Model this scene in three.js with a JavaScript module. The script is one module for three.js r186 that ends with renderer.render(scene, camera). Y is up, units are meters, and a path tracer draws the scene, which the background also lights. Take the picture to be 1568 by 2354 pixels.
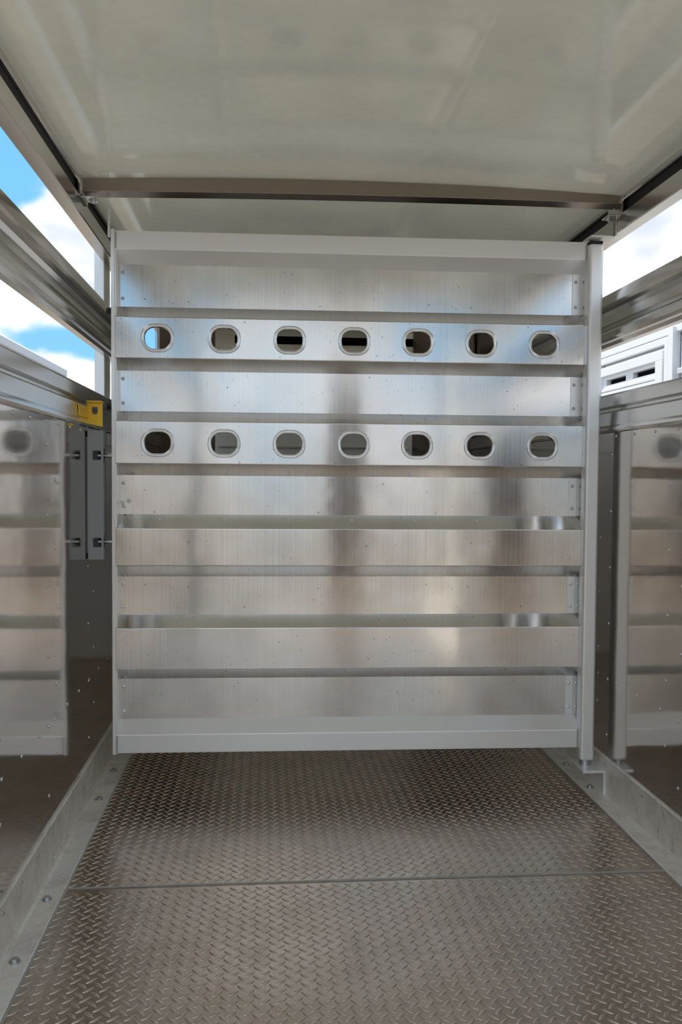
import * as THREE from 'three';
import { RoundedBoxGeometry } from 'three/addons/geometries/RoundedBoxGeometry.js';
import { mergeGeometries, toCreasedNormals } from 'three/addons/utils/BufferGeometryUtils.js';
import { createNoise2D, createNoise3D } from 'simplex-noise';

// ---------------------------------------------------------------- camera, sky, sun, exposure
const scene = new THREE.Scene();
const renderer = new THREE.WebGLRenderer({ antialias: true });
renderer.toneMapping = THREE.LinearToneMapping;
renderer.toneMappingExposure = 1.75;
renderer.shadowMap.enabled = true;

const camera = new THREE.PerspectiveCamera(2 * Math.atan(1177 / 1969.8) * 180 / Math.PI, 1568 / 2354, 0.05, 200);
camera.position.set(-0.3024, 1.1281, 0);
camera.rotation.set(-0.0405, -0.0873, 0.0073, 'YXZ');

function rng(seed) { let s = seed >>> 0; return () => { s = (s + 0x6d2b79f5) | 0; let t = Math.imul(s ^ (s >>> 15), 1 | s); t = (t + Math.imul(t ^ (t >>> 7), 61 | t)) ^ t; return ((t ^ (t >>> 14)) >>> 0) / 4294967296; }; }

function makeSky() {
  const Wd = 2048, Hd = 1024, data = new Float32Array(Wd * Hd * 4), n3 = createNoise3D(rng(11)), ss = THREE.MathUtils.smoothstep;
  for (let r = 0; r < Hd; r++) {
    const up = ((r + 0.5) / Hd - 0.5) * Math.PI, y = Math.sin(up), c = Math.cos(up);
    for (let k = 0; k < Wd; k++) {
      const a = ((k + 0.5) / Wd - 0.5) * 2 * Math.PI, x = Math.cos(a) * c, z = Math.sin(a) * c;
      const h = Math.max(y, 0);
      let col = [0.125 + 0.08 * (1 - h) ** 6, 0.355 + 0.08 * (1 - h) ** 6, 0.62];
      if (y > -0.02) {
        let s = 0, amp = 1, fr = 3.1669, tot = 0;
        for (let o = 0; o < 6; o++) { s += amp * n3(x * fr + 87.2272, y * fr * 2.1 + 189.9513, z * fr + 5.78); tot += amp; amp *= 0.52; fr *= 2.05; }
        s = s / tot * 0.5 + 0.5;
        const m = ss(s, 0.39, 0.51), thick = ss(s, 0.52, 0.76);
        const cl = [0.68 - 0.23 * thick, 0.68 - 0.19 * thick, 0.685 - 0.13 * thick];
        col = col.map((v, i) => v + (cl[i] - v) * m);
      } else col = [0.3, 0.29, 0.27];
      const o = (r * Wd + k) * 4;
      data[o] = col[0]; data[o + 1] = col[1]; data[o + 2] = col[2]; data[o + 3] = 1;
    }
  }
  const t = new THREE.DataTexture(data, Wd, Hd, THREE.RGBAFormat, THREE.FloatType);
  t.mapping = THREE.EquirectangularReflectionMapping; t.magFilter = THREE.LinearFilter; t.colorSpace = THREE.LinearSRGBColorSpace; t.needsUpdate = true;
  return t;
}
scene.background = makeSky();
scene.environment = scene.background;
scene.backgroundIntensity = 1; scene.environmentIntensity = 1;

const sun = new THREE.DirectionalLight(new THREE.Color(1, 0.95, 0.84), 5.5);
sun.position.set(-2.7, 15, -6); sun.target.position.set(0, 0, 0);
sun.castShadow = true; sun.shadow.radius = 8; sun.shadow.mapSize.set(2048, 2048);
Object.assign(sun.shadow.camera, { left: -12, right: 12, top: 12, bottom: -12, near: 1, far: 50 });
scene.add(sun, sun.target);

// ---------------------------------------------------------------- textures
function periodicNoise(seed, P) { // value noise with period P in both axes
  const r = rng(seed), g = new Float32Array(P * P).map(() => r());
  return (u, v) => {
    const x = u * P, y = v * P, x0 = Math.floor(x), y0 = Math.floor(y), fx = x - x0, fy = y - y0, sx = fx * fx * (3 - 2 * fx), sy = fy * fy * (3 - 2 * fy);
    const at = (i, j) => g[((j % P + P) % P) * P + ((i % P + P) % P)];
    return (at(x0, y0) * (1 - sx) + at(x0 + 1, y0) * sx) * (1 - sy) + (at(x0, y0 + 1) * (1 - sx) + at(x0 + 1, y0 + 1) * sx) * sy;
  };
}
function dataTex(N, fn, srgb = false, rep = 1) { // fn(u,v) -> [r,g,b] 0..1
  const d = new Uint8Array(N * N * 4);
  for (let j = 0; j < N; j++) for (let i = 0; i < N; i++) {
    const c = fn(i / N, j / N, i, j), o = (j * N + i) * 4;
    for (let k = 0; k < 3; k++) d[o + k] = Math.max(0, Math.min(255, c[k] * 255));
    d[o + 3] = 255;
  }
  const t = new THREE.DataTexture(d, N, N, THREE.RGBAFormat);
  t.wrapS = t.wrapT = THREE.RepeatWrapping; t.magFilter = THREE.LinearFilter; t.minFilter = THREE.LinearFilter; t.repeat.set(rep, rep);
  if (srgb) t.colorSpace = THREE.SRGBColorSpace;
  t.needsUpdate = true; return t;
}
const nA = periodicNoise(1, 4), nB = periodicNoise(2, 9), nC = periodicNoise(3, 23), nD = periodicNoise(4, 64), nE = periodicNoise(5, 170), nF = periodicNoise(6, 400);
const waveTex = dataTex(512, (u, v) => { const s = 0.62 * nA(u, v) + 0.3 * nB(u, v) + 0.08 * nC(u, v); return [s, s, s]; });
const fineTex = dataTex(1024, (u, v) => { const s = 0.5 * nE(u, v) + 0.5 * nF(u, v); return [s, s, s]; });
// rolled sheet: grain lines run along u, faint mottling and dried water spots
const spotR = rng(77), spots = Array.from({ length: 420 }, () => [spotR(), spotR(), 0.0006 + 0.0016 * spotR() ** 3, 0.10 + 0.18 * spotR()]);
const spotGrid = new Float32Array(1024 * 1024).fill(1);
for (const [su, sv, sr, sd] of spots) { const R = Math.ceil(sr * 1024); for (let j = -R; j <= R; j++) for (let i = -R; i <= R; i++) if (i * i + j * j <= R * R) spotGrid[((Math.floor(sv * 1024) + j + 1024) % 1024) * 1024 + (Math.floor(su * 1024) + i + 1024) % 1024] *= 1 - sd; }
const lineR = rng(8), lines = Float32Array.from({ length: 1024 }, () => lineR());
const sheetMap = dataTex(1024, (u, v, i, j) => {
  const ln = 0.955 + 0.045 * lines[j] * (0.5 + nC(u, v)), mt = 0.95 + 0.05 * nB(u, v), s = ln * mt * spotGrid[j * 1024 + i];
  return [s, s * 0.998, s * 0.995];
}, true);
const sheetRough = dataTex(1024, (u, v, i, j) => { const s = 0.72 + 0.16 * lines[j] + 0.12 * nC(u, v); return [s, s, s]; });
const dirtMap = dataTex(1024, (u, v) => {
  const a = nB(u, v) * 0.35 + nC(u, v) * 0.3 + nD(u, v) * 0.2 + nE(u, v) * 0.15, s = 0.84 + 0.28 * a;
  return [Math.min(1, s), Math.min(1, s * 0.985), Math.min(1, s * 0.965)];
}, true);
const dirtRough = dataTex(1024, (u, v) => { const s = 0.75 + 0.4 * (nC(u, v) * 0.4 + nD(u, v) * 0.3 + nE(u, v) * 0.3 - 0.3); return [s, s, s]; });
const concreteMap = dataTex(1024, (u, v) => { const s = 0.62 + 0.38 * (0.35 * nB(u, v) + 0.2 * nD(u, v) + 0.45 * nF(u, v)); return [s, s * 0.97, s * 0.92]; }, true);
const ceilSpeck = rng(31), ceilSpots = Array.from({ length: 160 }, () => [ceilSpeck(), ceilSpeck(), 1 + Math.floor(2 * ceilSpeck() ** 2)]);
const ceilGrid = new Float32Array(1024 * 1024).fill(1);
for (const [a, b, R] of ceilSpots) for (let j = 0; j < R; j++) for (let i = 0; i < R; i++) ceilGrid[((Math.floor(b * 1024) + j) % 1024) * 1024 + (Math.floor(a * 1024) + i) % 1024] = 0.8;
const ceilMap = dataTex(1024, (u, v, i, j) => { const s = (0.95 + 0.05 * (nB(u, v) * 0.6 + nD(u, v) * 0.4)) * ceilGrid[j * 1024 + i]; return [s, s, s * 0.99]; }, true);
const rep = (t, x, y) => { const c = t.clone(); c.repeat.set(x, y); c.needsUpdate = true; return c; };

// ---------------------------------------------------------------- materials
const P = (o) => new THREE.MeshPhysicalMaterial(o), lin = (r, g, b) => new THREE.Color().setRGB(r, g, b);
const M = {
  sheet: P({ name: 'mill aluminium sheet', color: lin(0.80, 0.79, 0.775), metalness: 1, roughness: 0.17, roughnessMap: sheetRough, map: sheetMap, anisotropy: 0.9, bumpMap: rep(waveTex, 1.1, 1.1), bumpScale: 0.0012 }),
  tube: P({ name: 'extruded aluminium', color: lin(0.95, 0.95, 0.95), metalness: 0.42, roughness: 0.3, anisotropy: 0.6 }),
  ring: P({ name: 'pressed vent ring', color: lin(0.86, 0.85, 0.84), metalness: 1, roughness: 0.16 }),
  rail: P({ name: 'aluminium rail', color: lin(0.70, 0.69, 0.67), metalness: 1, roughness: 0.2, anisotropy: 0.5, bumpMap: rep(waveTex, 0.6, 0.6), bumpScale: 0.0003 }),
  wall: P({ name: 'polished wall sheet', color: lin(0.655, 0.615, 0.575), metalness: 1, roughness: 0.09, bumpMap: rep(waveTex, 0.9, 0.9), bumpScale: 0.0016 }),
  kerb: P({ name: 'kerb aluminium', color: lin(0.92, 0.90, 0.86), metalness: 0.25, roughness: 0.42, map: rep(dirtMap, 1.3, 1.3) }),
  floor: P({ name: 'tread plate', color: lin(0.60, 0.505, 0.425), metalness: 1, roughness: 0.34, map: rep(dirtMap, 1.1, 1.1), roughnessMap: rep(dirtRough, 1.7, 1.7), bumpMap: rep(fineTex, 3, 3), bumpScale: 0.0001 }),
  lug: P({ name: 'worn tread lug', color: lin(0.72, 0.63, 0.545), metalness: 1, roughness: 0.34 }),
  weld: P({ name: 'weld bead', color: lin(0.80, 0.78, 0.74), metalness: 0.35, roughness: 0.45, bumpMap: rep(fineTex, 8, 8), bumpScale: 0.0008 }),
  ceiling: P({ name: 'translucent glossy roof sheet', color: lin(0.79, 0.785, 0.74), metalness: 0, roughness: 1, transmission: 0.23, thickness: 0, clearcoat: 1, clearcoatRoughness: 0.07, map: rep(ceilMap, 0.8, 0.8), bumpMap: rep(fineTex, 1.5, 1.5), bumpScale: 0.0001 }),
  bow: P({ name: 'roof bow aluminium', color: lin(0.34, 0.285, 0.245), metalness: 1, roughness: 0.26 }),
  black: P({ name: 'black rubber', color: lin(0.012, 0.012, 0.013), roughness: 0.6 }),
  yellow: P({ name: 'yellow paint', color: lin(0.94, 0.60, 0.005), roughness: 0.35, clearcoat: 0.4, clearcoatRoughness: 0.2 }),
  grey: P({ name: 'grey paint', color: lin(0.36, 0.38, 0.395), roughness: 0.42 }),
  zinc: P({ name: 'zinc fastener', color: lin(0.55, 0.56, 0.58), metalness: 1, roughness: 0.35 }),
  rivet: P({ name: 'aluminium rivet', color: lin(0.82, 0.81, 0.79), metalness: 1, roughness: 0.28 }),
  white: P({ name: 'white painted panel', color: lin(0.83, 0.84, 0.86), roughness: 0.45 }),
  whiteDull: P({ name: 'pale trim', color: lin(0.62, 0.64, 0.68), roughness: 0.5 }),
  concrete: P({ name: 'yard concrete', color: lin(0.17, 0.15, 0.13), roughness: 0.9, map: rep(concreteMap, 0.25, 0.25) }),
};

// ---------------------------------------------------------------- helpers
const counts = {};
function numbered(n) { const c = counts[n] ?? 0; counts[n] = c + 1; return c ? n + '_' + String(c).padStart(3, '0') : n; }
function mesh(name, geo, m, parent) {
  const o = new THREE.Mesh(geo, m); o.castShadow = o.receiveShadow = true;
  o.name = parent ? name : numbered(name); (parent ?? scene).add(o); return o;
}
function group(name, pos = [0, 0, 0], ry = 0) { const g = new THREE.Group(); g.name = numbered(name); g.position.set(...pos); g.rotation.y = ry; scene.add(g); return g; }
function tag(o, label, category, grp, kind) { o.userData.label = label; if (category) o.userData.category = category; if (grp) o.userData.group = grp; if (kind) o.userData.kind = kind; return o; }
function structure(o, label, category = 'trailer part') { return tag(o, label, category, null, 'structure'); }
const merge = (list) => mergeGeometries(list.map((g) => { let n = g.index ? g.toNonIndexed() : g; for (const k of Object.keys(n.attributes)) if (!['position', 'normal', 'uv'].includes(k)) n.deleteAttribute(k); return n; }));
const ni = (g) => (g.index ? g.toNonIndexed() : g);
// box with metre uv on every face
function bx(x0, x1, y0, y1, z0, z1, r = 0) {
  const w = x1 - x0, h = y1 - y0, d = z1 - z0;
  const g = r ? ni(new RoundedBoxGeometry(w, h, d, 2, Math.min(r, w / 2.01, h / 2.01, d / 2.01))) : new THREE.BoxGeometry(w, h, d).toNonIndexed();
  g.translate((x0 + x1) / 2, (y0 + y1) / 2, (z0 + z1) / 2);
  return metreUV(g);
}
function metreUV(g, swap = false) { // u along the vertical (or z on flat faces), v across
  const p = g.attributes.position, n = g.attributes.normal, uv = new Float32Array(p.count * 2);
  for (let i = 0; i < p.count; i += 3) {
    const ax = Math.abs(n.getX(i) + n.getX(i + 1) + n.getX(i + 2)), ay = Math.abs(n.getY(i) + n.getY(i + 1) + n.getY(i + 2)), az = Math.abs(n.getZ(i) + n.getZ(i + 1) + n.getZ(i + 2));
    for (let k = i; k < i + 3; k++) {
      let a, b;
      if (ay >= ax && ay >= az) { a = p.getZ(k); b = p.getX(k); } else if (ax >= az) { a = p.getY(k); b = p.getZ(k); } else { a = p.getY(k); b = p.getX(k); }
      uv[k * 2] = swap ? b : a; uv[k * 2 + 1] = swap ? a : b;
    }
  }
  g.setAttribute('uv', new THREE.BufferAttribute(uv, 2)); return g;
}
// closed profile [[a,b]...] swept along an axis: 'x' takes (z,y), 'z' takes (x,y)
function sweep(profile, axis, s0, s1, bevel = 0) {
  const sh = new THREE.Shape(profile.map(([a, b]) => new THREE.Vector2(a, b)));
  let g = new THREE.ExtrudeGeometry(sh, { depth: s1 - s0, bevelEnabled: false, curveSegments: 8 });
  g = g.index ? g.toNonIndexed() : g;
  g.translate(0, 0, s0);
  if (axis === 'x') g.applyMatrix4(new THREE.Matrix4().set(0, 0, 1, 0, 0, 1, 0, 0, 1, 0, 0, 0, 0, 0, 0, 1)), flip(g);
  g.computeVertexNormals();
  if (bevel) g = toCreasedNormals(g, bevel);
  // u runs along the profile, v along the length
  const p = g.attributes.position, n = g.attributes.normal, uv = new Float32Array(p.count * 2);
  for (let i = 0; i < p.count; i++) {
    const L = axis === 'x' ? p.getX(i) : p.getZ(i), a = axis === 'x' ? p.getZ(i) : p.getX(i), b = p.getY(i), nb = Math.abs(n.getY(i));
    uv[i * 2] = nb > 0.9 ? a : b + (nb > 0.3 ? 0 : 0); uv[i * 2 + 1] = L;
  }
  g.setAttribute('uv', new THREE.BufferAttribute(uv, 2));
  return g;
}
function flip(g) { const p = g.attributes.position; for (let i = 0; i < p.count; i += 3) for (const c of [0, 1, 2]) { const a = p.array[(i + 1) * 3 + c]; p.array[(i + 1) * 3 + c] = p.array[(i + 2) * 3 + c]; p.array[(i + 2) * 3 + c] = a; } }
const mirror = (prof) => prof.map(([x, y]) => [-x, y]).reverse();
// domed rivet head pointing along +z
const rivetGeo = (r, h) => new THREE.LatheGeometry([[r, -0.001], [r, h * 0.25], [r * 0.82, h * 0.7], [r * 0.45, h * 0.96], [0.00001, h]].map(([a, b]) => new THREE.Vector2(a, b)), 12).rotateX(Math.PI / 2);
const RV = { wall: rivetGeo(0.0052, 0.003), gate: rivetGeo(0.006, 0.0035), big: rivetGeo(0.009, 0.006) };
function rivet(parent, geo, pos, towards, m = M.rivet, name = 'rivet') {
  const o = mesh(name, geo, m, parent); o.position.set(...pos);
  o.quaternion.setFromUnitVectors(new THREE.Vector3(0, 0, 1), new THREE.Vector3(...towards).normalize()); return o;
}
const hexGeo = merge([new THREE.CylinderGeometry(0.0135, 0.0135, 0.0022, 20).translate(0, 0.0011, 0), toCreasedNormals(new THREE.CylinderGeometry(0.0085, 0.0092, 0.007, 6), 0.3).translate(0, 0.0055, 0)]);

const WX = 0.915, ZF = -5.4, ZR = 1.4, POST = -3.565, ROOF_CUT = -1.0;   // half width, front end, rear end, side post, roof sheet cut short out of view to let skylight in

// ---------------------------------------------------------------- floor
const floor = mesh('floor', bx(-WX, WX, -0.04, 0, -2.345, ZR), M.floor);
structure(floor, 'bare aluminium tread plate floor with a weld seam across', 'floor');
mesh('plate', bx(-WX, WX, -0.04, 0, ZF, -2.3455), M.floor, floor);
{
  const pitch = 0.0352, lens = (() => { // lens-shaped lug, long axis x
    const g = new THREE.SphereGeometry(1, 10, 5, 0, Math.PI * 2, 0, Math.PI / 2), p = g.attributes.position;
    for (let i = 0; i < p.count; i++) { const x = p.getX(i), z = p.getZ(i); p.setXYZ(i, x * 0.0155, p.getY(i) * 0.0022, z * 0.0046 * (0.25 + 0.75 * Math.sqrt(Math.max(0, 1 - x * x)))); }
    g.computeVertexNormals(); return g;
  })();
  const all = [];
  for (let i = -25; i <= 25; i++) for (let j = 0; j <= 186; j++) for (const b of [0, 1]) {
    const x = (i + b * 0.5) * pitch, z = ZR - 0.02 - (j + b * 0.5) * pitch;
    if (Math.abs(x) > 0.835 || z < ZF + 0.02 || Math.abs(z + 2.345) < 0.012) continue;
    all.push([x, z, b ? 0.75 : -0.75]);
  }
  const near = all.filter(([x, z]) => z < -1.72 && z > -2.1 && x < 0.62).sort((a, b) => b[1] - a[1]).slice(0, 300), set = new Set(near);
  for (const [x, z, a] of near) { const o = mesh('tread_lug', lens, M.lug, floor); o.position.set(x, 0, z); o.rotation.y = a; }
  const rest = all.filter((q) => !set.has(q)), im = new THREE.InstancedMesh(lens, M.lug, rest.length), q = new THREE.Object3D();
  rest.forEach(([x, z, a], k) => { q.position.set(x, 0, z); q.rotation.y = a; q.updateMatrix(); im.setMatrixAt(k, q.matrix); });
  im.name = 'tread_lugs'; im.userData.kind = 'stuff'; im.castShadow = im.receiveShadow = true; floor.add(im);
  // weld seam and side beads
  const wr = rng(5), bead = (a, b, rad, nseg) => {
    const pts = []; for (let k = 0; k <= nseg; k++) { const t = k / nseg; pts.push(new THREE.Vector3(a[0] + (b[0] - a[0]) * t + (wr() - 0.5) * 0.0012, 0.0004 + wr() * 0.0008, a[1] + (b[1] - a[1]) * t + (wr() - 0.5) * 0.0012)); }
    return new THREE.TubeGeometry(new THREE.CatmullRomCurve3(pts), nseg * 2, rad, 6);
  };
  mesh('weld_seam', bead([-0.842, -2.351], [0.848, -2.337], 0.0036, 110), M.weld, floor);
  mesh('weld_seam', bead([-0.8405, ZF], [-0.8405, ZR], 0.0032, 160), M.weld, floor);
  mesh('weld_seam', bead([0.8475, ZF], [0.8475, ZR], 0.0032, 160), M.weld, floor);
}

// ---------------------------------------------------------------- side walls
const CAPB = 1.29;
function sideWall(side) {
  const s = side === 'left' ? -1 : 1;
  const X = (v) => s * v, order = (a, b) => (a < b ? [a, b] : [b, a]);
  const [a, b] = order(X(WX), X(WX + 0.05));
  const w = mesh('wall_' + side, bx(a, b, 0, CAPB + 0.03, ZF, ZR), M.wall);
  structure(w, 'polished aluminium lower wall sheet on the ' + side + ' with rows of rivets', 'wall');
  const cols = side === 'left' ? [-1.39, -1.93, -2.47, -3.02, -3.6, -4.15] : [-1.41, -1.95, -2.495, -2.94, -3.6, -4.15];
  const row = (y, z) => rivet(w, RV.wall, [X(WX), y, z], [-s, 0, 0]);
  for (const c of cols) for (let k = 0; k < 6; k++) {
    const off = side === 'left' ? -0.09 : (c === -2.495 ? 0.09 : -0.092);
    row((side === 'left' || c === -2.94 ? 1.215 : 1.115) - 0.2 * k, c);
    if (k < 5) row((side === 'left' || c === -2.94 ? 1.115 : 1.015) - 0.2 * k, c + off);
  }
  for (let z = -1.24; z > -4.3; z -= 0.1515) row(1.279, z);
  for (let z = -1.2; z > -4.3; z -= 0.166) row(0.418, z - 0.004);
  // kerb: upright leg with a rolled top edge and a floor flange
  const prof = [[-WX, 0], [-0.8425, 0], [-0.8425, 0.005], [-0.845, 0.0065], [-0.896, 0.0065], [-0.9045, 0.010], [-0.907, 0.018], [-0.907, 0.1335], [-0.9095, 0.136], [-WX, 0.136]];
  const k = mesh('baseboard_' + side, sweep(side === 'left' ? prof : mirror(prof.map(([x, y]) => [x - 0.004 * (x > -0.85), y])), 'z', ZF, ZR), M.kerb);
  structure(k, 'pale aluminium angle kerb along the ' + side + ' wall with bolts and rivets', 'kerb');
  for (let z = -1.24; z > -4.3; z -= 0.1535) rivet(k, RV.wall, [X(0.907), 0.112, z], [-s, 0, 0], M.zinc);
  for (const c of side === 'left' ? [-1.93, -2.47, -2.562, -3.02] : [-1.95, -2.411, -2.504, -3.6]) for (const y of [0.026, 0.047]) rivet(k, RV.wall, [X(0.907), y, c], [-s, 0, 0], M.zinc);
  for (const z of side === 'left' ? [-1.28, -1.989, -2.281, -2.988, -3.278, -4.0, -4.3] : [-2.985, -3.235, -4.0, -4.3]) {
    const o = mesh('hex_bolt', hexGeo, M.zinc, k); o.position.set(X(0.876), 0.0062, z); o.rotation.y = z * 7;
  }
  return w;
}
const wallL = sideWall('left'), wallR = sideWall('right');

// rails: closed profiles for the left side, x grows into the trailer
const capProf = [[-0.965, 1.29], [-0.965, 1.425], [-0.925, 1.432], [-0.917, 1.430], [-0.914, 1.424], [-0.914, 1.386], [-0.920, 1.3815], [-0.927, 1.379], [-0.927, 1.372], [-0.914, 1.368], [-0.909, 1.362], [-0.907, 1.318], [-0.904, 1.311], [-0.903, 1.302], [-0.906, 1.295], [-0.912, 1.292]];
const midProf = [[-0.955, 1.640], [-0.957, 1.785], [-0.925, 1.792], [-0.917, 1.789], [-0.915, 1.782], [-0.915, 1.752], [-0.921, 1.744], [-0.938, 1.738], [-0.943, 1.722], [-0.938, 1.690], [-0.926, 1.668], [-0.917, 1.660], [-0.913, 1.650], [-0.913, 1.632], [-0.918, 1.622], [-0.926, 1.618], [-0.930, 1.606], [-0.950, 1.604]];
const headProf = [[-0.958, 1.985], [-0.958, 2.16], [-0.930, 2.16], [-0.930, 2.112], [-0.912, 2.112], [-0.908, 2.109], [-0.908, 2.086], [-0.914, 2.083], [-0.930, 2.083], [-0.930, 2.046], [-0.916, 2.046], [-0.913, 2.043], [-0.913, 1.990], [-0.916, 1.986]];
let trim = 0;
function rail(prof, z0, z1, label, m = M.rail, both = true) {
  for (const s of both ? ['left', 'right'] : ['left']) {
    const o = new THREE.Mesh(sweep(s === 'left' ? prof : mirror(prof), 'z', z0, z1, 0.3), m); o.castShadow = o.receiveShadow = true;
    o.name = 'trim_' + (++trim); scene.add(o); structure(o, label.replace('SIDE', s), 'rail');
    if (prof === headProf) { // rubber seal in the slot
      const q = s === 'left' ? [-0.929, -0.922] : [0.922, 0.929];
      mesh('rubber_seal', bx(q[0], q[1], 2.047, 2.082, z0, z1), M.black, o);
    }
  }
}
rail(capProf, ZF, ZR, 'grooved aluminium cap rail on top of the SIDE lower wall');
rail(midProf, ZF, ZR, 'rolled aluminium slat rail between the two open gaps on the SIDE');
rail(headProf, ZF, ZR, 'aluminium roof header rail with black seal on the SIDE');

// posts standing in the side openings
for (const [s, nm] of [[-1, 'left'], [1, 'right']]) for (const z of [POST, ZR - 0.06]) {
  const o = new THREE.Mesh(bx(s < 0 ? -0.985 : 0.945, s < 0 ? -0.945 : 0.985, 0.6, 2.05, z - 0.06, z + 0.06, 0.004), M.tube); o.castShadow = o.receiveShadow = true;
  o.name = 'trim_' + (++trim); scene.add(o);
  structure(o, z === POST ? 'pale upright wall post behind the rails beside the gate on the ' + nm : 'pale upright corner post at the rear of the ' + nm + ' wall', 'post');
}

// bright jamb channels on the wall faces beside the camera, mirrored in the gate as thin upright lines
for (const [s, nm, z] of [[-1, 'left', -0.22], [1, 'right', 0.12]]) {
  const o = new THREE.Mesh(bx(s < 0 ? -0.913 : 0.885, s < 0 ? -0.885 : 0.913, 0.137, 2.04, z - 0.022, z + 0.022, 0.01), M.tube);
  o.name = 'trim_' + (++trim); scene.add(o); structure(o, 'bright upright jamb channel beside the camera on the ' + nm + ' wall', 'post');
}

// ---------------------------------------------------------------- ceiling
{
  const N = 360, bot = [], bump = (x, c) => 0.0020 * Math.exp(-(((x - c) / 0.018) ** 2));
  for (let i = 0; i <= N; i++) { const x = -0.93 + 1.86 * i / N, y = 2.099 + 0.022 * (1 - (x / 0.93) ** 2) - bump(x, -0.42) - bump(x, 0.19); bot.push([x, y]); }
  const prof = [...bot, [0.93, 2.16], [-0.93, 2.16]];
  const c = mesh('ceiling', sweep(prof, 'z', ZF, ROOF_CUT, 0.4), M.ceiling);
  structure(c, 'glossy pale grey-green roof liner, slightly arched', 'ceiling');
}
// roof bow
{
  const g = group('roof_bow', [0, 2.034, -2.88]);
  tag(g, 'brown-grey arched roof bow spanning the ceiling in front of the gate', 'roof beam');
  const lo = (x) => { const u = x / 0.9; return 0.039 + 0.0105 * u - 0.0085 * u * u; }, hi = (x) => { const u = x / 0.9; return 0.0815 + 0.004 * u - 0.020 * u * u; }, xs = Array.from({ length: 25 }, (_, i) => -0.9 + 1.8 * i / 24);
  const strip = (f, g2) => new THREE.Shape([...xs.map((x) => new THREE.Vector2(x, f(x))), ...xs.slice().reverse().map((x) => new THREE.Vector2(x, g2(x)))]);
  const web = new THREE.ExtrudeGeometry(strip(lo, hi), { depth: 0.004, bevelEnabled: false }); web.translate(0, 0, -0.006);
  mesh('web', metreUV(ni(web)), M.bow, g);
  const fg = new THREE.ExtrudeGeometry(strip((x) => lo(x) - 0.004, lo), { depth: 0.062, bevelEnabled: true, bevelSize: 0.0012, bevelThickness: 0.0012, bevelSegments: 2 }); fg.translate(0, 0, -0.064);
  mesh('flange', metreUV(ni(fg)), M.bow, g);
  for (const s of [-1, 1]) {
    const br = mesh('end_bracket', merge([bx(s < 0 ? -0.913 : 0.905, s < 0 ? -0.905 : 0.913, 0.0, 0.075, -0.115, 0.006, 0.001), bx(s < 0 ? -0.905 : 0.86, s < 0 ? -0.86 : 0.905, -0.004, 0.0, -0.06, 0.004, 0.001)]), M.rail, g);
    for (const y of [0.012, 0.062]) rivet(br, RV.wall, [s * 0.905, y, -0.006], [-s, 0, 0], M.zinc);
    const b = mesh('bolt', hexGeo, M.zinc, br); b.position.set(s * 0.872, -0.004, -0.03); b.rotation.x = Math.PI;
  }
}

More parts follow.
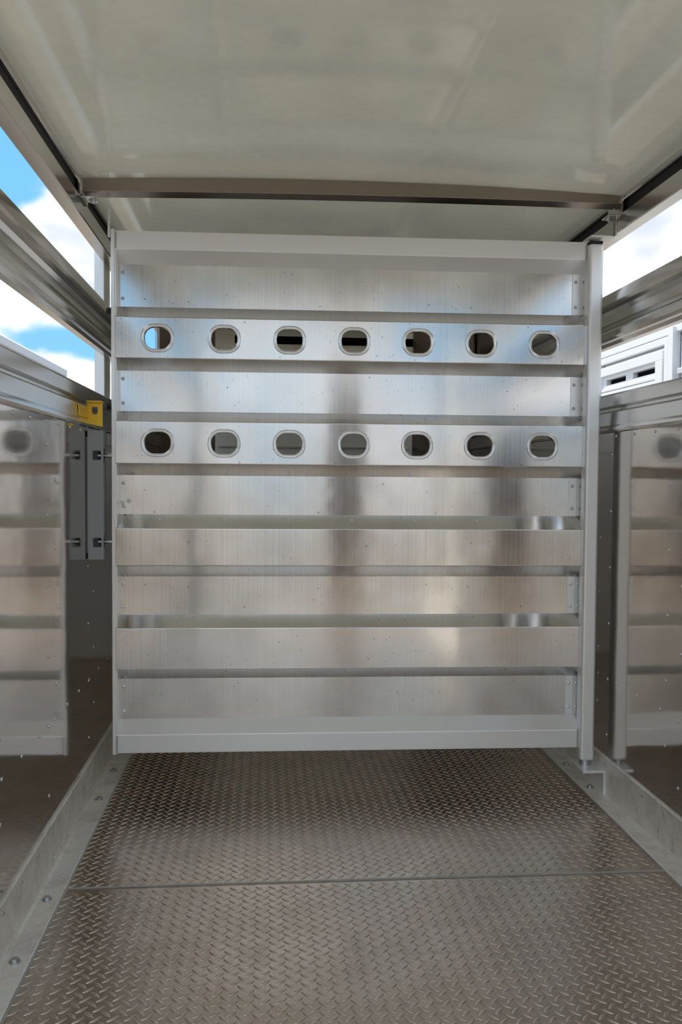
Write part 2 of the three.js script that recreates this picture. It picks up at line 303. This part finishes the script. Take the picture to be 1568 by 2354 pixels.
// ---------------------------------------------------------------- the gate
const GX = 0.852, GATE = group('divider_gate', [-0.3024 + (GX + 0.3024) * Math.cos(0.0231), 0, -3.0137 + (GX + 0.3024) * Math.sin(0.0231)], -0.0231);
tag(GATE, 'ribbed aluminium divider gate with two rows of oval vent holes, hung on the right post', 'gate');
{
  const gx = (v) => v - GX, XL = gx(-0.822), XR = gx(0.838), D = -0.04;
  const add = (name, geo, m) => mesh(name, geo, m, GATE);
  // frame
  add('latch_stile', merge([bx(gx(-0.8355), gx(-0.8225), 0.15, 1.972, -0.06, 0.003, 0.002), bx(gx(-0.8225), gx(-0.8185), 0.152, 1.968, -0.06, -0.002)]), M.tube);
  add('stile_tab', bx(gx(-0.853), gx(-0.846), 1.955, 2.05, -0.05, -0.03, 0.002), M.tube);
  const post = add('hinge_post', bx(gx(0.8285), gx(0.8815), 0.112, 1.958, -0.027, 0.026, 0.011), M.tube);
  mesh('end_cap', bx(gx(0.831), gx(0.879), 1.957, 1.968, -0.024, 0.024, 0.004), M.black, post);
  mesh('pivot_bush', new THREE.CylinderGeometry(0.017, 0.019, 0.026, 24).translate(gx(0.855), 0.1, 0), M.zinc, post);
  mesh('pivot_pin', new THREE.CylinderGeometry(0.012, 0.012, 0.008, 20).translate(gx(0.855), 1.968, 0), M.zinc, post);
  // profile rails top and bottom: face + 45 degree web
  const swp = (pts) => sweep(pts, 'x', XL, XR);
  // rounded fold: from a point d before the corner v to a point d after it
  const fold = (p, v, q, d = 0.0022, n = 5) => {
    const V = new THREE.Vector2(...v), A = new THREE.Vector2(...p).sub(V).setLength(d).add(V), B = new THREE.Vector2(...q).sub(V).setLength(d).add(V), out = [];
    for (let k = 0; k <= n; k++) { const t = k / n; out.push([A.x * (1 - t) ** 2 + 2 * V.x * t * (1 - t) + B.x * t * t, A.y * (1 - t) ** 2 + 2 * V.y * t * (1 - t) + B.y * t * t]); }
    return out;
  };
  const topR = add('top_rail', swp([[0, 1.967], ...fold([0, 1.967], [0, 1.9055], [D, 1.8625]), [D, 1.8625], [D - 0.022, 1.8625], [D - 0.022, 1.967]]), M.tube);
  const botR = add('bottom_rail', swp([[D, 0.2650], ...fold([D, 0.2650], [0, 0.2186], [0, 0.1537]), ...fold([0, 0.2], [0, 0.1537], [D, 0.1537], 0.003), [D - 0.022, 0.1537], [D - 0.022, 0.2650]]), M.tube);
  // recessed infill panels, bottom to top edges in metres
  const rec = [[0.2650, 0.4094], [0.6374, 0.7732], [0.9929, 1.1305], [1.3542, 1.495], [1.7165, 1.8625]];
  for (const [k, [y0, y1]] of rec.entries()) {
    const p = add('infill_panel', bx(XL, gx(0.848), y0 - 0.004, y1 + 0.004, D - 0.003, D), M.sheet);
    for (const y of [y0 + 0.028, y1 - 0.028]) rivet(p, RV.gate, [gx(-0.803), y, D], [0, 0, 1], k > 1 ? M.zinc : M.rivet);
    for (const [a, b, xr] of [[0.791, 0.8195, 0.803], [0.8215, 0.846, 0.832]]) {
      const e = mesh('joint_strip', bx(gx(a), gx(b), y0 + 0.001, y1 - 0.001, D, D + 0.0022, 0.0006), M.tube, p);
      for (const y of [y0 + 0.028, y1 - 0.028]) rivet(e, RV.gate, [gx(xr), y, D + 0.0022], [0, 0, 1], k > 1 ? M.zinc : M.rivet);
    }
    if (k === 2) for (const [x, y, r] of [[-0.785, 1.040, 1], [-0.808, 1.034, 1], [-0.800, 1.019, 0.7]]) { const b = mesh('bolt', hexGeo, M.zinc, p); b.position.set(gx(x), y, D); b.rotation.x = Math.PI / 2; b.scale.set(0.6 * r, 1.2, 0.6 * r); }
  }
  // proud rib panels: recess edge below, face, recess edge above
  const ribs = [[0.4094, 0.4495, 0.5949, 0.6374, 0], [0.7732, 0.8159, 0.9448, 0.9929, 0], [1.1305, 1.1712, 1.3168, 1.3542, 1], [1.495, 1.535, 1.6747, 1.7165, 2]];
  const HX = [-0.6784, -0.449, -0.2226, 0.0037, 0.229, 0.4536, 0.680];
  const hole = (cx, cy, w, h, r) => { const p = new THREE.Path(), x = cx - w / 2, y = cy - h / 2; p.moveTo(x + r, y); p.lineTo(x + w - r, y); p.absarc(x + w - r, y + r, r, -Math.PI / 2, 0); p.lineTo(x + w, y + h - r); p.absarc(x + w - r, y + h - r, r, 0, Math.PI / 2); p.lineTo(x + r, y + h); p.absarc(x + r, y + h - r, r, Math.PI / 2, Math.PI); p.lineTo(x, y + r); p.absarc(x + r, y + r, r, Math.PI, 1.5 * Math.PI); return p; };
  // grommet: section swept round the oval
  const grommet = (() => {
    const pts = hole(0, 0, 0.093, 0.078, 0.0355).getSpacedPoints(72).slice(0, 72), N = pts.length;
    const sec = [[0.0108, -0.0005], [0.0105, 0.0012], [0.0092, 0.0022], [0.0078, 0.0016], [0.0066, -0.0032], [0.0045, -0.0052], [0.0022, -0.0036], [0.0008, 0.0002], [-0.0008, 0.0008], [-0.0018, -0.0008], [-0.0022, -0.006], [-0.0022, -0.014], [-0.0005, -0.014]];
    const pos = [], idx = [], uv = [];
    for (let i = 0; i < N; i++) {
      const a = pts[(i + N - 1) % N], b = pts[(i + 1) % N], t = new THREE.Vector2(b.x - a.x, b.y - a.y).normalize(), nx = t.y, ny = -t.x;
      for (const [o, z] of sec) { pos.push(pts[i].x + nx * o, pts[i].y + ny * o, z); uv.push(i / N * 0.3, o); }
    }
    const S = sec.length;
    for (let i = 0; i < N; i++) for (let s = 0; s < S - 1; s++) { const a = i * S + s, b = ((i + 1) % N) * S + s; idx.push(a, b, a + 1, b, b + 1, a + 1); }
    const g = new THREE.BufferGeometry(); g.setAttribute('position', new THREE.Float32BufferAttribute(pos, 3)); g.setAttribute('uv', new THREE.Float32BufferAttribute(uv, 2)); g.setIndex(idx); g.computeVertexNormals();
    return g;
  })();
  for (const [b0, f0, f1, b1, row] of ribs) {
    const sh = new THREE.Shape([[XL, f0 + 0.0022], [XR, f0 + 0.0022], [XR, f1 - 0.0022], [XL, f1 - 0.0022]].map(([x, y]) => new THREE.Vector2(x, y))), cy = (f0 + f1) / 2 - 0.001;
    if (row) for (const x of HX) sh.holes.push(hole(gx(x), cy, 0.1085, 0.0935, 0.043));
    let face = new THREE.ExtrudeGeometry(sh, { depth: 0.003, bevelEnabled: false, curveSegments: 10 }); face.translate(0, 0, -0.003);
    face = metreUV(face.index ? face.toNonIndexed() : face);
    const t = 0.003, lowF = fold([0, f1], [0, f0], [D, b0]), upF = fold([D, b1], [0, f1], [0, f0]);
    const low = sweep([...lowF, [D, b0], [D - t, b0], [-t, f0 + 0.0022]].reverse(), 'x', XL, XR), up = sweep([[D, b1], ...upF, [-t, f1 - 0.0022], [D - t, b1]].reverse(), 'x', XL, XR);
    const p = add('rib_panel', merge([face, low, up]), M.sheet);
    if (row) for (const x of HX) { const o = mesh('vent_grommet', grommet, M.ring, p); o.position.set(gx(x), cy, 0.0008); }
    if (b1 === 0.9929) for (let k = 0; k < 7; k++) rivet(p, RV.wall, [gx(-0.6755 + 1.3547 * k / 6), 0.9765, -0.0262], [0, 1, 1.1]);
  }
  // weld beads where the rails meet the uprights
  const wr = rng(9);
  for (const [x, y0, y1, par] of [[-0.8205, 0.156, 0.216, botR], [0.8275, 0.156, 0.222, botR], [-0.8205, 1.908, 1.962, topR], [0.8275, 1.902, 1.962, topR]]) {
    const pts = []; for (let k = 0; k <= 12; k++) pts.push(new THREE.Vector3(gx(x) + (wr() - 0.5) * 0.002, y0 + (y1 - y0) * k / 12, 0.0008 + wr() * 0.001));
    mesh('weld_bead', new THREE.TubeGeometry(new THREE.CatmullRomCurve3(pts), 36, 0.0036, 7), M.weld, par);
  }
  // striker pins towards the latch on the wall side
  for (const y of [1.197, 0.898]) mesh('striker_pin', merge([new THREE.CylinderGeometry(0.0085, 0.0085, 0.045, 16).rotateZ(Math.PI / 2).translate(gx(-0.858), y, -0.012), new THREE.CylinderGeometry(0.012, 0.012, 0.012, 16).rotateZ(Math.PI / 2).translate(gx(-0.876), y, -0.012)]), M.zinc, GATE);
  for (const y of [1.695, 1.37]) mesh('rubber_bumper', new THREE.CylinderGeometry(0.012, 0.014, 0.018, 18).rotateZ(Math.PI / 2).translate(gx(-0.8445), y, -0.02), M.black, GATE);
}

// latch strike channel on the left wall
{
  const g = group('latch_strike', [-0.913, 0.84, -3.0]);
  tag(g, 'grey steel latch channel with two slots between the left wall and the gate', 'latch');
  const sh = new THREE.Shape([[0.003, 0], [0.054, 0], [0.054, 0.442], [0.003, 0.442]].map(([x, y]) => new THREE.Vector2(x, y)));
  for (const y of [0.058, 0.357]) { const p = new THREE.Path(); const x0 = 0.018, x1 = 0.048, y0 = y - 0.017, y1 = y + 0.017, r = 0.006; p.moveTo(x0 + r, y0); p.lineTo(x1 - r, y0); p.absarc(x1 - r, y0 + r, r, -Math.PI / 2, 0); p.lineTo(x1, y1 - r); p.absarc(x1 - r, y1 - r, r, 0, Math.PI / 2); p.lineTo(x0 + r, y1); p.absarc(x0 + r, y1 - r, r, Math.PI / 2, Math.PI); p.lineTo(x0, y0 + r); p.absarc(x0 + r, y0 + r, r, Math.PI, 1.5 * Math.PI); sh.holes.push(p); }
  const f = new THREE.ExtrudeGeometry(sh, { depth: 0.003, bevelEnabled: true, bevelSize: 0.001, bevelThickness: 0.001, bevelSegments: 2 });
  mesh('face_plate', f, M.grey, g);
  mesh('channel_side', bx(0.002, 0.006, 0, 0.442, -0.06, 0.0, 0.001), M.grey, g);
  mesh('back_plate', bx(0.006, 0.05, 0, 0.442, -0.062, -0.058, 0.001), M.grey, g);
  for (const [a, b] of [[0, 0.036], [0.08, 0.335], [0.379, 0.442]]) mesh('channel_side', bx(0.050, 0.054, a, b, -0.06, 0.0, 0.001), M.grey, g);
  for (const y of [0, 0.438]) mesh('channel_end', bx(0.006, 0.05, y, y + 0.004, -0.06, 0.0), M.grey, g);
  mesh('mount_pad', bx(-0.0015, 0.002, 0.02, 0.42, -0.05, -0.004), M.grey, g);
}
// yellow catch on the left cap rail
{
  const g = group('gate_catch', [-0.907, 1.295, -2.985]);
  tag(g, 'yellow painted catch bracket with a hole on the left cap rail', 'bracket');
  const sh = new THREE.Shape([[-0.001, 0.01], [0.044, 0], [0.049, 0.0], [0.049, 0.083], [-0.001, 0.083], [-0.001, 0.03]].map(([x, y]) => new THREE.Vector2(x, y)));
  const p = new THREE.Path(); p.moveTo(0.013, 0.05); p.lineTo(0.013, 0.066); p.lineTo(0.035, 0.066); p.lineTo(0.035, 0.05); p.absarc(0.024, 0.05, 0.011, 0, -Math.PI, true); sh.holes.push(p);
  mesh('plate', new THREE.ExtrudeGeometry(sh, { depth: 0.004, bevelEnabled: true, bevelSize: 0.001, bevelThickness: 0.001, bevelSegments: 2 }), M.yellow, g);
  mesh('top_flange', bx(-0.001, 0.05, 0.080, 0.085, -0.03, 0.022, 0.0015), M.yellow, g);
  mesh('mount_leg', bx(0.0, 0.004, 0.026, 0.062, 0.0, 0.15, 0.0012), M.yellow, g);
}
// hinge brackets on the right wall
{
  const lo = group('hinge_bracket', [0.907, 0.0065, -3.0]);
  tag(lo, 'bent aluminium pivot bracket under the gate post on the right kerb', 'bracket');
  mesh('shelf', bx(-0.085, 0, 0.076, 0.086, -0.05, 0.085, 0.002), M.tube, lo);
  mesh('leg', bx(-0.010, 0.0, 0.0, 0.078, -0.05, 0.085, 0.002), M.tube, lo);
  const up = group('hinge_bracket', [0.91, 1.965, -2.985]);
  tag(up, 'aluminium pivot bracket over the gate post under the right header', 'bracket');
  mesh('shelf', bx(-0.085, 0.0, 0.008, 0.016, -0.045, 0.045, 0.002), M.tube, up);
  const u = mesh('upright', bx(-0.004, 0.003, 0.01, 0.14, 0.005, 0.06, 0.001), M.rail, up);
  mesh('weld_bead', new THREE.TubeGeometry(new THREE.CatmullRomCurve3([0, 1, 2, 3, 4, 5].map((k) => new THREE.Vector3(-0.005 - 0.001 * (k % 2), 0.016 + 0.011 * k, 0.045))), 24, 0.004, 7), M.weld, up);
}

// ---------------------------------------------------------------- front compartment beyond the gate
{
  const nose = mesh('wall_front', merge([bx(-0.96, 0.96, 1.45, 1.955, ZF - 0.03, ZF), bx(-0.96, 0.96, 2.005, 2.12, ZF - 0.03, ZF), bx(-0.96, -0.5, 1.955, 2.005, ZF - 0.03, ZF), bx(0.72, 0.96, 1.955, 2.005, ZF - 0.03, ZF),
    bx(-0.96, 0.96, 1.6, 1.63, ZF - 0.6, ZF - 0.03), bx(-0.96, 0.96, 2.12, 2.15, ZF - 0.6, ZF), bx(-0.96, 0.96, 1.6, 2.15, ZF - 0.63, ZF - 0.6), bx(-0.99, -0.96, 1.6, 2.15, ZF - 0.63, ZF), bx(0.96, 0.99, 1.6, 2.15, ZF - 0.63, ZF)]), M.wall);
  structure(nose, 'front bulkhead with a narrow open slot seen through the vent holes', 'wall');
  mesh('lower_panel', bx(-0.96, 0.96, 0, 1.45, ZF - 0.03, ZF), M.tube, nose);
  mesh('cross_rail', bx(-0.6, 0.6, 1.308, 1.322, ZF, ZF + 0.015, 0.004), M.rail, nose);
  mesh('cross_rail', bx(-0.6, 0.6, 1.90, 1.925, ZF, ZF + 0.02, 0.004), M.rail, nose);
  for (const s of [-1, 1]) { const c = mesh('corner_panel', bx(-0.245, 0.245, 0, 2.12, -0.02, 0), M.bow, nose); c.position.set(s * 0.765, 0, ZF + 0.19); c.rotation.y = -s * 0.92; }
  // right-hand openings of the front compartment are shut with panels
  for (const [y0, y1] of [[1.43, 1.60], [1.79, 1.99]]) { const o = new THREE.Mesh(bx(0.935, 0.95, y0, y1, ZF, POST - 0.06), M.wall); o.castShadow = o.receiveShadow = true; o.name = 'trim_' + (++trim); scene.add(o); structure(o, y0 < 1.5 ? 'aluminium panel closing the lower right opening beyond the gate' : 'aluminium panel closing the upper right opening beyond the gate', 'panel'); }
}

// ---------------------------------------------------------------- panel added behind the camera for the dark band mirrored in the gate
{
  const parts = [['band_panel', bx(0.04, 0.33, -0.04, 1.99, ZR, ZR + 0.05, 0.006), 'unseen upright panel added at the rear to mirror as a dark band in the gate']];
  for (const [, geo, label] of parts) { const o = new THREE.Mesh(geo, M.bow); o.castShadow = o.receiveShadow = true; o.name = 'trim_' + (++trim); scene.add(o); structure(o, label, 'frame'); }
}

// ---------------------------------------------------------------- outside
const ground = mesh('ground', bx(-40, 40, -0.75, -0.45, -40, 40), M.concrete);
structure(ground, 'pale concrete yard under and around the trailers', 'ground');
{
  const g = group('stock_trailer', [4.2, -0.45, -5]);
  tag(g, 'white stock trailer with slotted side parked to the right', 'trailer');
  const b = (name, x0, x1, y0, y1, z0, z1, m, par = g, r = 0.006) => mesh(name, bx(x0, x1, y0 + 0.45, y1 + 0.45, z0 + 5, z1 + 5, r), m, par);
  const F = -1.0; // inner face towards us (x = 3.2)
  const shell = (x0, x1, y0, y1, z0, z1) => bx(x0, x1, y0 + 0.45, y1 + 0.45, z0 + 5, z1 + 5);
  mesh('body', merge([shell(0.95, 1.0, 0.05, 2.75, -8.95, 3), shell(F + 0.05, 1.0, 2.70, 2.75, -8.95, 3), shell(F + 0.05, 1.0, 0.05, 0.12, -8.95, 3), shell(F + 0.05, 1.0, 0.05, 2.75, -8.95, -8.9), shell(F + 0.05, 1.0, 0.05, 2.75, 2.95, 3),
    shell(F + 0.06, F + 0.09, 0.05, 2.75, -7.36, 3), shell(F + 0.06, F + 0.09, 0.05, 2.75, -8.95, -8.83), shell(F + 0.06, F + 0.09, 0.05, 1.02, -8.85, -7.36), shell(F + 0.06, F + 0.09, 2.27, 2.75, -8.85, -7.36)]), M.white, g);
  b('roof_band', F + 0.01, F + 0.06, 2.40, 2.78, -8.95, 3, M.white);
  b('upper_rail', F, F + 0.05, 2.322, 2.385, -8.95, -7.16, M.white);
  const door = mesh('side_door', merge([shell(F + 0.01, F + 0.06, 1.0, 2.095, -8.85, -7.36), shell(F + 0.01, F + 0.06, 2.152, 2.29, -8.85, -7.36), shell(F + 0.01, F + 0.06, 2.095, 2.152, -8.85, -8.66), shell(F + 0.01, F + 0.06, 2.095, 2.152, -8.18, -8.02), shell(F + 0.01, F + 0.06, 2.095, 2.152, -7.508, -7.36)]), M.white, g);
  b('door_rail', F - 0.01, F + 0.02, 2.19, 2.278, -8.85, -7.36, M.white, door);
  b('door_stile', F - 0.012, F + 0.02, 1.0, 2.19, -7.505, -7.36, M.white, door);
  b('door_stile', F - 0.012, F + 0.02, 1.0, 2.17, -8.85, -8.77, M.white, door);
  for (const y of [2.06, 2.02, 1.975, 1.93]) b('slat', F - 0.004, F + 0.02, y - 0.028, y, -8.76, -7.51, M.white, door, 0.004);
  b('hinge_post', F - 0.01, F + 0.05, 1.0, 2.37, -7.335, -7.262, M.white);
  b('door_post', F - 0.02, F + 0.05, 1.0, 2.45, -7.245, -7.15, M.white);
  for (let k = 0; k < 5; k++) { const z = -7.1 + k * 1.6; const p = b('side_panel', F + 0.03, F + 0.06, 1.0, 2.37, z, z + 1.45, M.white); b('panel_rail', F - 0.005, F + 0.04, 2.03, 2.08, z, z + 1.45, M.whiteDull, p); b('panel_inset', F + 0.024, F + 0.035, 2.10, 2.32, z + 0.07, z + 1.4, M.whiteDull, p); }
}
{
  const g = group('cargo_trailer', [-4.0, -0.45, -4]);
  tag(g, 'pale blue-white trailer roof edge showing over the left cap rail', 'trailer');
  mesh('body', bx(-1, 1, 0.6, 2.9, -8.0, 4, 0.02), M.whiteDull, g);
  mesh('roof', bx(-1, 1.0, 2.9, 3.02, -8.0, 4, 0.03), M.whiteDull, g);
  mesh('corner_light', bx(0.98, 1.01, 2.82, 2.86, -7.97, -7.92, 0.004), M.black, g);
}

scene.traverse((o) => { if (o.isMesh) { o.castShadow = true; o.receiveShadow = true; } });
renderer.render(scene, camera);
